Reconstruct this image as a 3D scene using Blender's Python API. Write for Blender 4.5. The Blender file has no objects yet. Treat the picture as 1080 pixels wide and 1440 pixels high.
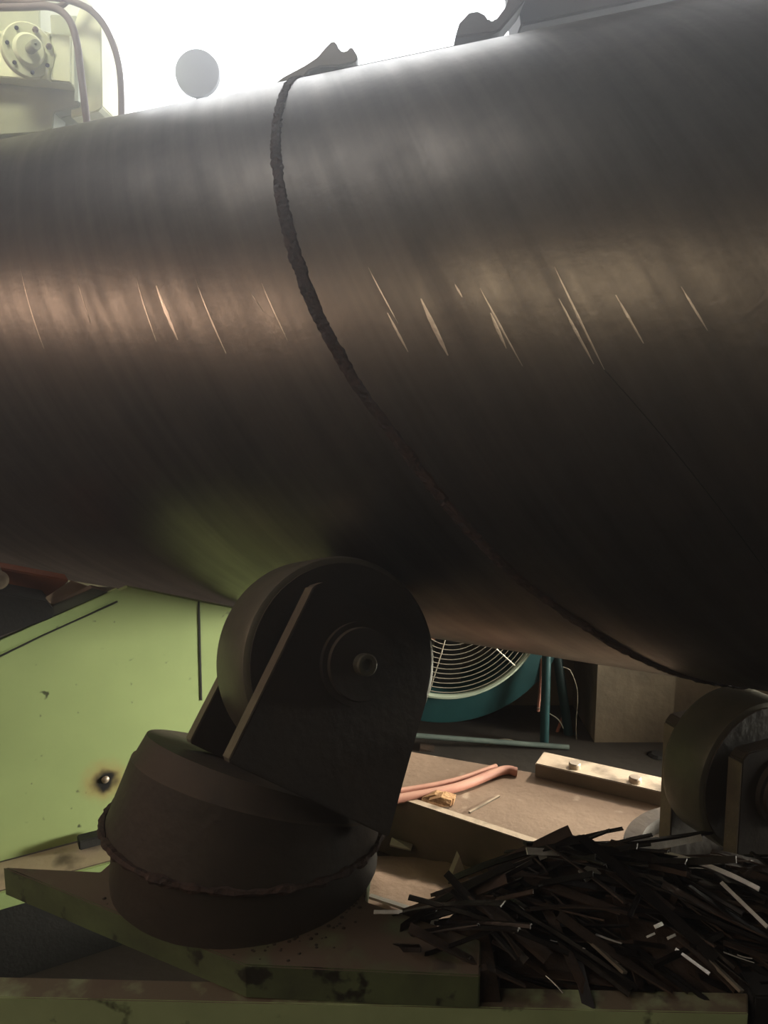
import bpy, bmesh, math, random
from mathutils import Vector, Matrix, noise
random.seed(7)
S = bpy.context.scene
COL = S.collection

# ------------------------------------------------------------------ camera, world, sun, exposure
H = 1.15                      # camera height above the floor
F = 1120.0; PITCH = math.radians(9.28)
CP, SP = math.cos(PITCH), math.sin(PITCH)
cam = bpy.data.cameras.new('camera'); co = bpy.data.objects.new('camera', cam); COL.objects.link(co)
co.location = (0, 0, H); co.rotation_euler = (math.pi/2 - PITCH, 0, 0)
cam.sensor_fit = 'VERTICAL'; cam.sensor_height = 24.0; cam.lens = 24.0*F/1440.0
cam.clip_start = .02; cam.clip_end = 200
S.camera = co

wd = bpy.data.worlds.new('world'); S.world = wd; wd.use_nodes = True
bg = wd.node_tree.nodes['Background']
bg.inputs[0].default_value = (.93, .96, 1.0, 1); bg.inputs[1].default_value = 6.0

sun = bpy.data.lights.new('sun', 'SUN'); so = bpy.data.objects.new('sun', sun); COL.objects.link(so)
sun.energy = 8.5; sun.angle = math.radians(5); sun.color = (1, .90, .76)
SUN = Vector((.56, .46, .70)).normalized()
so.rotation_euler = SUN.to_track_quat('Z', 'Y').to_euler()

def area(name, loc, direction, sx, sy, power, color, portal=False):
    l = bpy.data.lights.new(name, 'AREA'); o = bpy.data.objects.new(name, l); COL.objects.link(o)
    l.shape = 'RECTANGLE'; l.size = sx; l.size_y = sy; l.energy = power; l.color = color
    o.location = loc; o.rotation_euler = (-Vector(direction)).to_track_quat('Z', 'Y').to_euler()
    if portal: l.cycles.is_portal = True
    return o
area('window_portal_back', (1.42, 4.33, 3.3), (0, -1, 0), 6.35, 3.2, 1, (1, 1, 1), True)
area('left_window_light', (-4.85, .3, 2.60), (1, .1, -.22), 2.4, .36, 64, (1.0, .72, .56))
area('front_window_light', (-3.0, -2.4, 3.2), (.5, .8, -.45), 2.4, .40, 42, (1.0, .84, .62))
area('side_fill', (4.9, 1.95, .75), (-1, -.03, -.05), 2.2, 1.1, 50, (1.0, .95, .80))  # added fill from the right, there is no door in that wall
area('top_fill', (-2.35, 1.5, 4.85), (.05, .1, -1), 2.2, 1.2, 28, (.95, .97, 1.0))  # added overhead fill for drive unit and pipe glow, no roof opening
dl = area('drive_fill', (-1.25, 1.9, 3.0), (-.05, .75, -.55), .4, .3, 4, (1.0, .97, .80)); dl.data.spread = math.radians(70)  # added narrow fill that brightens the drive unit, no lamp there
wl = area('panel_fill', (1.75, 1.90, .40), (-1, -.05, .03), .35, .30, 17, (1.0, .98, .84)); wl.data.spread = math.radians(70)  # added fill out of view that brightens the green side panel

S.view_settings.view_transform = 'Standard'; S.view_settings.look = 'None'
S.view_settings.gamma = 1; S.view_settings.use_curve_mapping = False
S.view_settings.exposure = 0.0
S.cycles.volume_step_rate = 2.0
S.cycles.max_bounces = 6
S.cycles.sample_clamp_indirect = 4.0

# ------------------------------------------------------------------ pixel helpers (frame 1080x1440)
def ray(px, py):
    return Vector((px-540, F*CP+(720-py)*SP, (720-py)*CP-F*SP))
O0 = Vector((0, 0, H))
def at_y(px, py, y):
    d = ray(px, py); return O0 + d*(y/d.y)
def at_z(px, py, z):          # z relative to the camera height
    d = ray(px, py); return O0 + d*(z/d.z)
def on(px, py, p, n):
    d = ray(px, py); n = Vector(n); return O0 + d*((Vector(p)-O0).dot(n)/d.dot(n))
def R(x, y, z): return Vector((x, y, z+H))

# ------------------------------------------------------------------ materials
def mat(name, col, col2=None, rough=.6, metal=0.0, scale=8, detail=6, dust=0, dustcol=(.20,.145,.10), bump=.15, rough2=None, spots=None, contrast=.5, bscale=None):
    m = bpy.data.materials.new(name); m.use_nodes = True
    nt = m.node_tree; N = nt.nodes; L = nt.links; b = N['Principled BSDF']
    tc = N.new('ShaderNodeTexCoord')
    n1 = N.new('ShaderNodeTexNoise'); n1.inputs['Scale'].default_value = scale; n1.inputs['Detail'].default_value = detail
    n1.inputs['Roughness'].default_value = .65
    L.new(tc.outputs['Object'], n1.inputs['Vector'])
    cr = N.new('ShaderNodeValToRGB')
    cr.color_ramp.elements[0].position = .5-contrast*.4; cr.color_ramp.elements[1].position = .5+contrast*.4
    cr.color_ramp.elements[0].color = (*(col2 or [c*.6 for c in col]), 1); cr.color_ramp.elements[1].color = (*col, 1)
    L.new(n1.outputs[0], cr.inputs[0]); out = cr.outputs[0]
    if spots:
        n2 = N.new('ShaderNodeTexNoise'); n2.inputs['Scale'].default_value = spots[1]; n2.inputs['Detail'].default_value = 4
        L.new(tc.outputs['Object'], n2.inputs['Vector'])
        r2 = N.new('ShaderNodeValToRGB'); r2.color_ramp.elements[0].position = spots[2]; r2.color_ramp.elements[1].position = spots[2]+.06
        L.new(n2.outputs[0], r2.inputs[0])
        mx = N.new('ShaderNodeMixRGB'); mx.inputs[2].default_value = (*spots[0], 1)
        L.new(r2.outputs[0], mx.inputs[0]); L.new(out, mx.inputs[1]); out = mx.outputs[0]
    if dust:
        g = N.new('ShaderNodeNewGeometry'); sx = N.new('ShaderNodeSeparateXYZ'); L.new(g.outputs['Normal'], sx.inputs[0])
        mr = N.new('ShaderNodeMapRange'); mr.inputs[1].default_value = .35; mr.inputs[2].default_value = .9; mr.inputs[4].default_value = dust
        L.new(sx.outputs[2], mr.inputs[0])
        n3 = N.new('ShaderNodeTexNoise'); n3.inputs['Scale'].default_value = 14; n3.inputs['Detail'].default_value = 8
        L.new(tc.outputs['Object'], n3.inputs['Vector'])
        r3 = N.new('ShaderNodeMapRange'); r3.inputs[1].default_value = .3; r3.inputs[2].default_value = .5
        L.new(n3.outputs[0], r3.inputs[0])
        mu = N.new('ShaderNodeMath'); mu.operation = 'MULTIPLY'; L.new(mr.outputs[0], mu.inputs[0]); L.new(r3.outputs[0], mu.inputs[1])
        mx = N.new('ShaderNodeMixRGB'); mx.inputs[2].default_value = (*dustcol, 1)
        L.new(mu.outputs[0], mx.inputs[0]); L.new(out, mx.inputs[1]); out = mx.outputs[0]
        ma = N.new('ShaderNodeMath'); ma.operation = 'MULTIPLY_ADD'; ma.inputs[1].default_value = .9-rough; ma.inputs[2].default_value = rough
        L.new(mu.outputs[0], ma.inputs[0]); L.new(ma.outputs[0], b.inputs['Roughness'])
        if metal:
            mm = N.new('ShaderNodeMath'); mm.operation = 'MULTIPLY_ADD'; mm.inputs[1].default_value = -metal; mm.inputs[2].default_value = metal
            L.new(mu.outputs[0], mm.inputs[0]); L.new(mm.outputs[0], b.inputs['Metallic'])
    else:
        b.inputs['Roughness'].default_value = rough; b.inputs['Metallic'].default_value = metal
        if rough2 is not None:
            mr = N.new('ShaderNodeMapRange'); mr.inputs[3].default_value = rough; mr.inputs[4].default_value = rough2
            L.new(n1.outputs[0], mr.inputs[0]); L.new(mr.outputs[0], b.inputs['Roughness'])
    L.new(out, b.inputs['Base Color'])
    if bump:
        nb = N.new('ShaderNodeTexNoise'); nb.inputs['Scale'].default_value = bscale or scale*6; nb.inputs['Detail'].default_value = 8
        L.new(tc.outputs['Object'], nb.inputs['Vector'])
        bp = N.new('ShaderNodeBump'); bp.inputs['Strength'].default_value = bump; bp.inputs['Distance'].default_value = .006
        L.new(nb.outputs[0], bp.inputs['Height']); L.new(bp.outputs[0], b.inputs['Normal'])
    return m

M = {}
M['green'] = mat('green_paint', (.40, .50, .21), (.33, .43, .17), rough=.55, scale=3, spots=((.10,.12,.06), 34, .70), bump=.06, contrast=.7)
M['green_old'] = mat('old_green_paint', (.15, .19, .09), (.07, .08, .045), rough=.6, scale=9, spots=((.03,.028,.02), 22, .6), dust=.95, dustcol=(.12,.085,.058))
M['green_beam'] = mat('scuffed_green_paint', (.46, .56, .30), (.34, .42, .22), rough=.6, scale=6, spots=((.05,.05,.03), 16, .6), dust=.95, dustcol=(.14,.10,.068))
M['green_dust'] = mat('dusty_green_paint', (.055, .06, .035), (.04, .035, .022), rough=.7, scale=7, dust=.95, dustcol=(.15,.10,.065))
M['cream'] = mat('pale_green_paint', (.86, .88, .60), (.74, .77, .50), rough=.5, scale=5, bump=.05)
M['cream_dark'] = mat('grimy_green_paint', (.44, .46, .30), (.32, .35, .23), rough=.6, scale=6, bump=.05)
M['dark_steel'] = mat('dark_dusty_steel', (.060, .046, .034), (.035, .028, .022), rough=.62, metal=.25, scale=9, dust=.6, dustcol=(.12,.085,.055), bump=.25)
M['edge_steel'] = mat('pale_steel_and_lit_edge', (.19, .155, .105), (.11, .085, .06), rough=.6, metal=.15, scale=25, bump=.2)
M['tread'] = mat('worn_roller_steel', (.15, .135, .095), (.085, .075, .055), rough=.5, metal=.35, scale=12, bump=.12)
M['black'] = mat('black_grime_and_shade', (.018, .016, .014), (.01, .009, .008), rough=.8, scale=20, bump=.2)
M['hose'] = mat('grey_brown_hose', (.20, .15, .12), (.15, .11, .09), rough=.6, scale=20, bump=.03)
M['sand'] = mat('brown_dust', (.36, .255, .18), (.24, .165, .115), rough=.95, scale=5, bump=.6, bscale=60)
M['dustplate'] = mat('dust_covered_plate', (.27, .185, .125), (.20, .135, .09), rough=.9, scale=4, spots=((.38,.29,.21), 13, .64), bump=.3, bscale=50)
M['bar'] = mat('dusty_flat_bar', (.17, .125, .085), (.10, .075, .05), rough=.8, scale=8, dust=.95, dustcol=(.50,.39,.28), bump=.2)
M['redpipe'] = mat('faded_red_hose', (.50, .22, .16), (.38, .16, .11), rough=.6, scale=14, dust=.5, dustcol=(.50,.30,.21), bump=.05)
M['wood'] = mat('split_wood', (.48, .27, .12), (.25, .12, .05), rough=.8, scale=30, bump=.4)
M['teal'] = mat('teal_paint', (.008, .050, .052), (.006, .032, .034), rough=.45, scale=10, bump=.03)
M['teal_dark'] = mat('dark_teal_paint', (.008, .035, .036), (.006, .025, .026), rough=.5, scale=10, bump=.03)
M['rim'] = mat('pale_rim_paint', (.42, .47, .36), (.30, .35, .27), rough=.5, scale=12, bump=.03)
M['wire'] = mat('guard_wire', (.50, .45, .36), (.36, .32, .25), rough=.45, metal=.4, scale=20, bump=0)
M['tube'] = mat('dull_teal_tube', (.16, .20, .17), (.09, .12, .11), rough=.6, scale=14, bump=.05)
M['motor'] = mat('rusty_motor', (.42, .16, .09), (.28, .10, .06), rough=.7, scale=12, bump=.1)
M['cable'] = mat('dusty_cable', (.20, .17, .12), (.13, .11, .08), rough=.7, scale=20, bump=0)
M['pitwall'] = mat('stained_concrete', (.235, .18, .12), (.085, .065, .043), rough=.9, scale=4.6, detail=10, bump=.5, contrast=.55)
M['floor'] = mat('dirty_shaded_floor', (.055, .042, .030), (.03, .023, .017), rough=.95, scale=4, bump=.5)  # darkened all over to put the shade between the beams into the colour
M['wallgreen'] = mat('pale_wall', (.66, .68, .46), (.60, .62, .42), rough=.85, scale=2, bump=.05)
M['wall'] = mat('grey_plaster', (.20, .19, .16), (.13, .12, .10), rough=.9, scale=1.5, bump=.1)
M['ceiling'] = mat('sooty_ceiling', (.10, .095, .085), (.07, .065, .06), rough=.9, scale=2, bump=.1)
M['frame'] = mat('frame_paint_and_glare', (.55, .56, .52), (.45, .46, .43), rough=.5, scale=6, bump=.02)
M['scrapA'] = mat('dark_scrap_steel', (.040, .033, .028), (.014, .012, .011), rough=.45, metal=.75, scale=14, bump=.3)
M['scrapB'] = mat('rusty_scrap_steel', (.085, .052, .034), (.028, .019, .014), rough=.75, metal=.3, scale=18, bump=.45)
M['scrapC'] = mat('glint_white_scrap_steel', (.88, .85, .79), (.60, .57, .52), rough=.38, metal=.45, scale=22, bump=.2)  # near-white base colour stands in for glints on bare steel
M['weld'] = mat('rusty_weld_flux', (.075, .042, .030), (.022, .015, .012), rough=.9, scale=55, detail=8, bump=.6, bscale=140)
M['bolt'] = mat('worn_bolt_steel', (.42, .34, .26), (.30, .23, .17), rough=.45, metal=.4, scale=20, bump=.1)
M['haze_grey'] = mat('dull_grey_paint', (.30, .32, .36), (.25, .27, .31), rough=.7, scale=6, bump=.03)

def glass_mat():
    m = bpy.data.materials.new('window_glass'); m.use_nodes = True
    nt = m.node_tree; N = nt.nodes; L = nt.links
    N.remove(N['Principled BSDF']); t = N.new('ShaderNodeBsdfTransparent'); g = N.new('ShaderNodeBsdfGlossy'); g.inputs['Roughness'].default_value = .1
    mx = N.new('ShaderNodeMixShader'); mx.inputs[0].default_value = .05
    L.new(t.outputs[0], mx.inputs[1]); L.new(g.outputs[0], mx.inputs[2]); L.new(mx.outputs[0], N['Material Output'].inputs[0])
    return m
M['glass'] = glass_mat()

def pipe_mat():
    m = bpy.data.materials.new('mill_scale_steel'); m.use_nodes = True
    nt = m.node_tree; N = nt.nodes; L = nt.links; b = N['Principled BSDF']
    uv = N.new('ShaderNodeUVMap'); uv.uv_map = 'helix'
    tc = N.new('ShaderNodeTexCoord')
    mp = N.new('ShaderNodeMapping'); mp.inputs['Scale'].default_value = (26, 1.1, 1); L.new(uv.outputs[0], mp.inputs[0])
    n = N.new('ShaderNodeTexNoise'); n.inputs['Scale'].default_value = 1.0; n.inputs['Detail'].default_value = 7; n.inputs['Roughness'].default_value = .6
    L.new(mp.outputs[0], n.inputs['Vector'])
    n2 = N.new('ShaderNodeTexNoise'); n2.inputs['Scale'].default_value = 4.5; n2.inputs['Detail'].default_value = 9; n2.inputs['Roughness'].default_value = .7
    L.new(tc.outputs['Object'], n2.inputs['Vector'])
    ad = N.new('ShaderNodeMixRGB'); ad.inputs[0].default_value = .5
    L.new(n.outputs[0], ad.inputs[1]); L.new(n2.outputs[0], ad.inputs[2])
    cr = N.new('ShaderNodeValToRGB'); cr.color_ramp.elements[0].position = .36; cr.color_ramp.elements[1].position = .64
    cr.color_ramp.elements[0].color = (.105, .092, .082, 1); cr.color_ramp.elements[1].color = (.225, .197, .168, 1)
    L.new(ad.outputs[0], cr.inputs[0]); L.new(cr.outputs[0], b.inputs['Base Color'])
    mr = N.new('ShaderNodeMapRange'); mr.inputs[1].default_value = .35; mr.inputs[2].default_value = .65
    mr.inputs[3].default_value = .41; mr.inputs[4].default_value = .31
    L.new(ad.outputs[0], mr.inputs[0]); L.new(mr.outputs[0], b.inputs['Roughness'])
    b.inputs['Metallic'].default_value = .93
    n3 = N.new('ShaderNodeTexNoise'); n3.inputs['Scale'].default_value = 90; n3.inputs['Detail'].default_value = 5
    L.new(tc.outputs['Object'], n3.inputs['Vector'])
    bp = N.new('ShaderNodeBump'); bp.inputs['Strength'].default_value = .12; bp.inputs['Distance'].default_value = .003
    L.new(n3.outputs[0], bp.inputs['Height']); L.new(bp.outputs[0], b.inputs['Normal'])
    return m
M['pipe'] = pipe_mat()
M['scrape'] = mat('bare_scraped_steel', (.60, .52, .44), (.46, .40, .34), rough=.32, metal=.9, scale=30, bump=.1)

# ------------------------------------------------------------------ mesh helpers
def add_prism(bm, pts, vec):
    """closed prism: polygon pts swept by vec"""
    a = [bm.verts.new(p) for p in pts]; b = [bm.verts.new(Vector(p)+Vector(vec)) for p in pts]
    bm.faces.new(a); bm.faces.new(b[::-1]); n = len(a)
    for i in range(n): bm.faces.new([a[i], b[i], b[(i+1) % n], a[(i+1) % n]])
def add_box(bm, c, x, y, z, sx, sy, sz):
    """box centre c, unit axes x y z, full sizes"""
    c = Vector(c); x, y, z = Vector(x)*sx/2, Vector(y)*sy/2, Vector(z)*sz/2
    add_prism(bm, [c-x-y-z, c+x-y-z, c+x+y-z, c-x+y-z], 2*z)
X_, Y_, Z_ = Vector((1,0,0)), Vector((0,1,0)), Vector((0,0,1))
def abox(bm, x0, x1, y0, y1, z0, z1):
    add_box(bm, ((x0+x1)/2, (y0+y1)/2, (z0+z1)/2), X_, Y_, Z_, x1-x0, y1-y0, z1-z0)
def frame_of(w):
    w = Vector(w).normalized(); e = Z_ if abs(w.z) < .9 else X_
    a = e.cross(w).normalized(); return a, w.cross(a), w
def add_rings(bm, rings, cap=True, wob=0):
    """rings: (centre, axis, radius[, e1]) lofted"""
    n = 64; prev = None; first = None
    w0 = Vector(rings[0][1]).normalized(); ref = X_ if abs(w0.x) < .7 else Z_
    for r in rings:
        c, w, rad = Vector(r[0]), Vector(r[1]), r[2]; seg = r[3] if len(r) > 3 else n
        w = w.normalized()
        a = ref - w*ref.dot(w); a.normalize(); b = w.cross(a)
        vs = []
        for i in range(seg):
            t = 2*math.pi*i/seg; rr = rad*(1+(wob*noise.noise(Vector((math.cos(t)*5, math.sin(t)*5, c.z*30))) if wob else 0))
            vs.append(bm.verts.new(c+a*math.cos(t)*rr+b*math.sin(t)*rr))
        if prev:
            for i in range(seg): bm.faces.new([prev[i], prev[(i+1) % seg], vs[(i+1) % seg], vs[i]])
        else: first = vs
        prev = vs
    if cap: bm.faces.new(first[::-1]); bm.faces.new(prev)
def add_lathe(bm, c, w, prof, seg=64, cap=True):
    w = Vector(w).normalized(); add_rings(bm, [(Vector(c)+w*h, w, r, seg) for h, r in prof], cap)
def add_tube(bm, pts, r, seg=10, cap=True):
    pts = [Vector(p) for p in pts]; prev = None; first = None
    t0 = (pts[1]-pts[0]).normalized(); a, b, _ = frame_of(t0)
    for i, p in enumerate(pts):
        t = (pts[min(i+1, len(pts)-1)]-pts[max(i-1, 0)]).normalized()
        a = (a - t*a.dot(t)).normalized(); b = t.cross(a)
        rr = r[i] if isinstance(r, (list, tuple)) else r
        vs = [bm.verts.new(p+a*math.cos(2*math.pi*k/seg)*rr+b*math.sin(2*math.pi*k/seg)*rr) for k in range(seg)]
        if prev:
            for k in range(seg): bm.faces.new([prev[k], prev[(k+1) % seg], vs[(k+1) % seg], vs[k]])
        else: first = vs
        prev = vs
    if cap: bm.faces.new(first[::-1]); bm.faces.new(prev)
def smooth_path(pts, n=8):
    P = [Vector(p) for p in pts]; P = [P[0]*2-P[1]]+P+[P[-1]*2-P[-2]]; out = []
    for i in range(1, len(P)-2):
        for k in range(n):
            t = k/n; a, b, c, d = P[i-1:i+3]
            out.append(.5*((2*b)+(c-a)*t+(2*a-5*b+4*c-d)*t*t+(3*b-a-3*c+d)*t**3))
    out.append(P[-2]); return out
def obj(name, bm, m, parent=None, smooth=False, bevel=0, kind=None):
    bmesh.ops.recalc_face_normals(bm, faces=bm.faces)
    if bevel:
        es = [e for e in bm.edges if len(e.link_faces) == 2 and e.calc_face_angle(0) > .7]
        if es: bmesh.ops.bevel(bm, geom=es, offset=bevel, segments=2, affect='EDGES', clamp_overlap=True)
    me = bpy.data.meshes.new(name); 
    bm.to_mesh(me); bm.free()
    if m: me.materials.append(M[m] if isinstance(m, str) else m)
    if smooth:
        me.polygons.foreach_set('use_smooth', [True]*len(me.polygons))
        try: me.set_sharp_from_angle(angle=math.radians(38))
        except Exception: pass
    o = bpy.data.objects.new(name, me); COL.objects.link(o)
    if parent: 
        o.parent = parent; o.matrix_parent_inverse = world_of(parent).inverted()
    if kind: o['kind'] = kind
    return o
def world_of(p):
    m = p.matrix_basis.copy()
    return m if p.parent is None else world_of(p.parent) @ p.matrix_parent_inverse @ m
def tag(o, label, cat, group=None):
    o['label'] = label; o['category'] = cat
    if group: o['group'] = group
    return o
def thing(name, loc, label, cat, group=None):
    o = bpy.data.objects.new(name, None); COL.objects.link(o); o.location = loc; o.empty_display_size = .05
    return tag(o, label, cat, group)
def B(): return bmesh.new()
def struct(name, bm, m, **k):
    o = obj(name, bm, m, **k); o['kind'] = 'structure'; return o

# ------------------------------------------------------------------ setting
XL, XR, YB, YF, ZC = -5.0, 5.2, 4.4, -3.4, 5.0
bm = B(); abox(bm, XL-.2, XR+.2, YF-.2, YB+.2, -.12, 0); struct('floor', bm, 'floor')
bm = B(); abox(bm, XL-.2, XR+.2, YF-.2, YB+.2, ZC, ZC+.15); struct('ceiling', bm, 'ceiling')
WX0, WX1, WZ0, WZ1 = -1.75, 4.6, 1.7, 4.9
bm = B(); abox(bm, XL, WX0, YB, YB+.2, 0, ZC); abox(bm, WX0, WX1, YB, YB+.2, 0, WZ0); abox(bm, WX1, XR, YB, YB+.2, 0, ZC); abox(bm, WX0, WX1, YB, YB+.2, WZ1, ZC)
struct('wall_back', bm, 'wallgreen')
bm = B(); abox(bm, XL-.2, XL, YF, YB+.2, 0, ZC); struct('wall_left', bm, 'wall')
bm = B(); abox(bm, XR, XR+.2, YF, YB+.2, 0, ZC); struct('wall_right', bm, 'wall')
bm = B(); abox(bm, XL-.2, XR+.2, YF-.2, YF, 0, ZC); struct('wall_front', bm, 'wall')
wn = bpy.data.objects.new('window_1', None); COL.objects.link(wn); wn.location = (WX0, YB, WZ0); wn['kind'] = 'structure'
bm = B()
abox(bm, WX0, WX1, YB+.06, YB+.14, WZ0, WZ0+.06); abox(bm, WX0, WX1, YB+.06, YB+.14, WZ1-.06, WZ1)
for x in (WX0+.03, WX1-.03): abox(bm, x-.03, x+.03, YB+.06, YB+.14, WZ0+.06, WZ1-.06)
obj('window_frame', bm, 'frame', wn)
bm = B(); abox(bm, WX0+.06, WX1-.06, YB+.095, YB+.103, WZ0+.06, WZ1-.06); obj('pane', bm, 'glass', wn)
# low concrete pit wall below the pipe, behind the fan
bm = B(); abox(bm, -.05, .68, 2.72, 2.87, 0, .80); abox(bm, .68, .93, 2.42, 2.87, 0, .80); abox(bm, .93, 3.6, 2.47, 2.87, 0, .80)
pw = struct('wall_pit', bm, 'pitwall')

# ------------------------------------------------------------------ the spiral pipe
PR = .60; PU, PZ = 1.66, .04
AX_A = Vector((-.889, .459, 0)); AX_U = Vector((.459, .889, 0)); AX_A.normalize(); AX_U.normalize()
def pp(a, th, r=PR):          # th: 0 = towards camera, + = up
    return O0 + AX_A*a + AX_U*(PU-math.cos(th)*r) + Z_*(PZ+math.sin(th)*r)
KH = .36
pipe = thing('steel_pipe', pp(.6, -math.pi/2), 'huge dark steel pipe with a spiral weld seam running across the whole picture', 'pipe')
bm = B(); uvl = bm.loops.layers.uv.new('helix')
NA, NT = 40, 192; A0, A1 = -2.6, 3.0
for (rr, flip) in ((PR, 1), (PR-.014, -1)):
    g = [[bm.verts.new(pp(A0+(A1-A0)*i/NA, 2*math.pi*j/NT, rr)) for j in range(NT)] for i in range(NA+1)]
    for i in range(NA):
        for j in range(NT):
            ij = [(i, j), (i+1, j), (i+1, j+1), (i, j+1)]
            f = bm.faces.new([g[a][b % NT] for a, b in ij])
            for l, (a, b) in zip(f.loops, ij):
                th = 2*math.pi*b/NT
                if th > math.pi+1e-6 or (j >= NT//2): th -= 2*math.pi
                l[uvl].uv = (A0+(A1-A0)*a/NA - KH*th, th*.7)
    if flip == 1: go = g
for i in (0, NA):
    for j in range(NT):
        bm.faces.new([go[i][j], go[i][(j+1) % NT], g[i][(j+1) % NT], g[i][j]])
shell = obj('pipe_wall', bm, 'pipe', pipe, smooth=True)

SEAM = [(75, .965), (64, .92), (53.3, .877), (36.3, .812), (24.4, .760), (14.8, .713), (6.1, .665), (-4.1, .596), (-12.3, .530), (-24.8, .442), (-34.9, .366), (-42.4, .299), (-52.2, .222), (-63.3, .142), (-75, .055), (-90, -.06)]
def seam_a(t):
    for (t0, a0), (t1, a1) in zip(SEAM, SEAM[1:]):
        if t1 <= t <= t0: return a0+(a1-a0)*(t0-t)/(t0-t1)
    return SEAM[-1][1]
bm = B(); prev = None; n = 330; W = 6
for i in range(n+1):
    tdeg = 74-162*i/n; th = math.radians(tdeg)
    a = (seam_a(tdeg-1.5)+seam_a(tdeg+1.5)+seam_a(tdeg))/3
    wd2 = .0155*min(1, .72+max(0, 45-tdeg)/110)*(1+.25*noise.noise(Vector((tdeg*.4, 0, 3))))
    row = []
    for k in range(W+1):
        s = k/W*2-1
        jag = .0035*noise.noise(Vector((tdeg*3.7, s*3, 1.7)))
        hgt = (1-abs(s)**3)*(.004+.0035*noise.noise(Vector((tdeg*4.3, s*4, 9.1)))) - (.003 if abs(s) > .9 else 0)
        row.append(bm.verts.new(pp(a+s*wd2*1.18+jag, th+s*wd2*.35/PR, PR+hgt)))
    if prev:
        for k in range(W): bm.faces.new([prev[k], prev[k+1], row[k+1], row[k]])
    prev = row
sm = obj('weld_seam', bm, 'weld', pipe, smooth=False); sm['label'] = 'rough rusty brown spiral weld seam'

def pix_pipe(px, py):
    d = ray(px, py); u, z, a = d.dot(AX_U), d.z, d.dot(AX_A)
    A = u*u+z*z; Bq = -2*(u*PU+z*PZ); C = PU**2+PZ**2-PR**2; di = max(Bq*Bq-4*A*C, 0)
    s = (-Bq-math.sqrt(di))/2/A
    return a*s, math.atan2(z*s-PZ, -(u*s-PU))
SCR = [((28,372),(62,490),3), ((108,392),(128,455),2), ((192,392),(220,480),3), ((220,402),(250,478),9), ((275,393),(318,497),4),
       ((368,398),(404,478),3), ((518,376),(560,455),3), ((545,440),(574,495),5), ((592,420),(630,500),9), ((675,405),(735,515),4),
       ((780,375),(850,520),4), ((786,420),(835,512),5), ((866,415),(905,483),5), ((958,403),(995,465),4), ((640,400),(650,418),4), ((690,440),(712,490),6), ((350,408),(372,440),2)]
for (p, q, wpx) in SCR:
    a0, t0 = pix_pipe(*p); a1, t1 = pix_pipe(*q); bm = B(); prev = None; n = 14; hw = wpx*.00042
    for i in range(n+1):
        s = i/n; k = math.sin(math.pi*min(max(s, .04), .96))**.6*hw*(1+.4*noise.noise(Vector((s*9, a0*7, 0))))
        a = a0+(a1-a0)*s; t = t0+(t1-t0)*s
        row = [bm.verts.new(pp(a-k, t, PR+.0003)), bm.verts.new(pp(a, t, PR+.0005)), bm.verts.new(pp(a+k, t, PR+.0003))]
        if prev:
            for j in range(2): bm.faces.new([prev[j], prev[j+1], row[j+1], row[j]])
        prev = row
    obj('scrape_mark', bm, 'scrape', pipe, smooth=True)
# thin dark groove line lower right
bm = B(); prev = None
for i in range(31):
    s = i/30; px = 850+250*s; py = 520+275*s+40*s*s
    a, t = pix_pipe(px, py); k = .0007
    row = [bm.verts.new(pp(a-k, t, PR+.0002)), bm.verts.new(pp(a, t, PR+.001)), bm.verts.new(pp(a+k, t, PR+.0002))]
    if prev:
        for j in range(2): bm.faces.new([prev[j], prev[j+1], row[j+1], row[j]])
    prev = row
o = obj('scratch_line', bm, 'black', pipe); o['label'] = 'long thin dark scratch'

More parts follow.
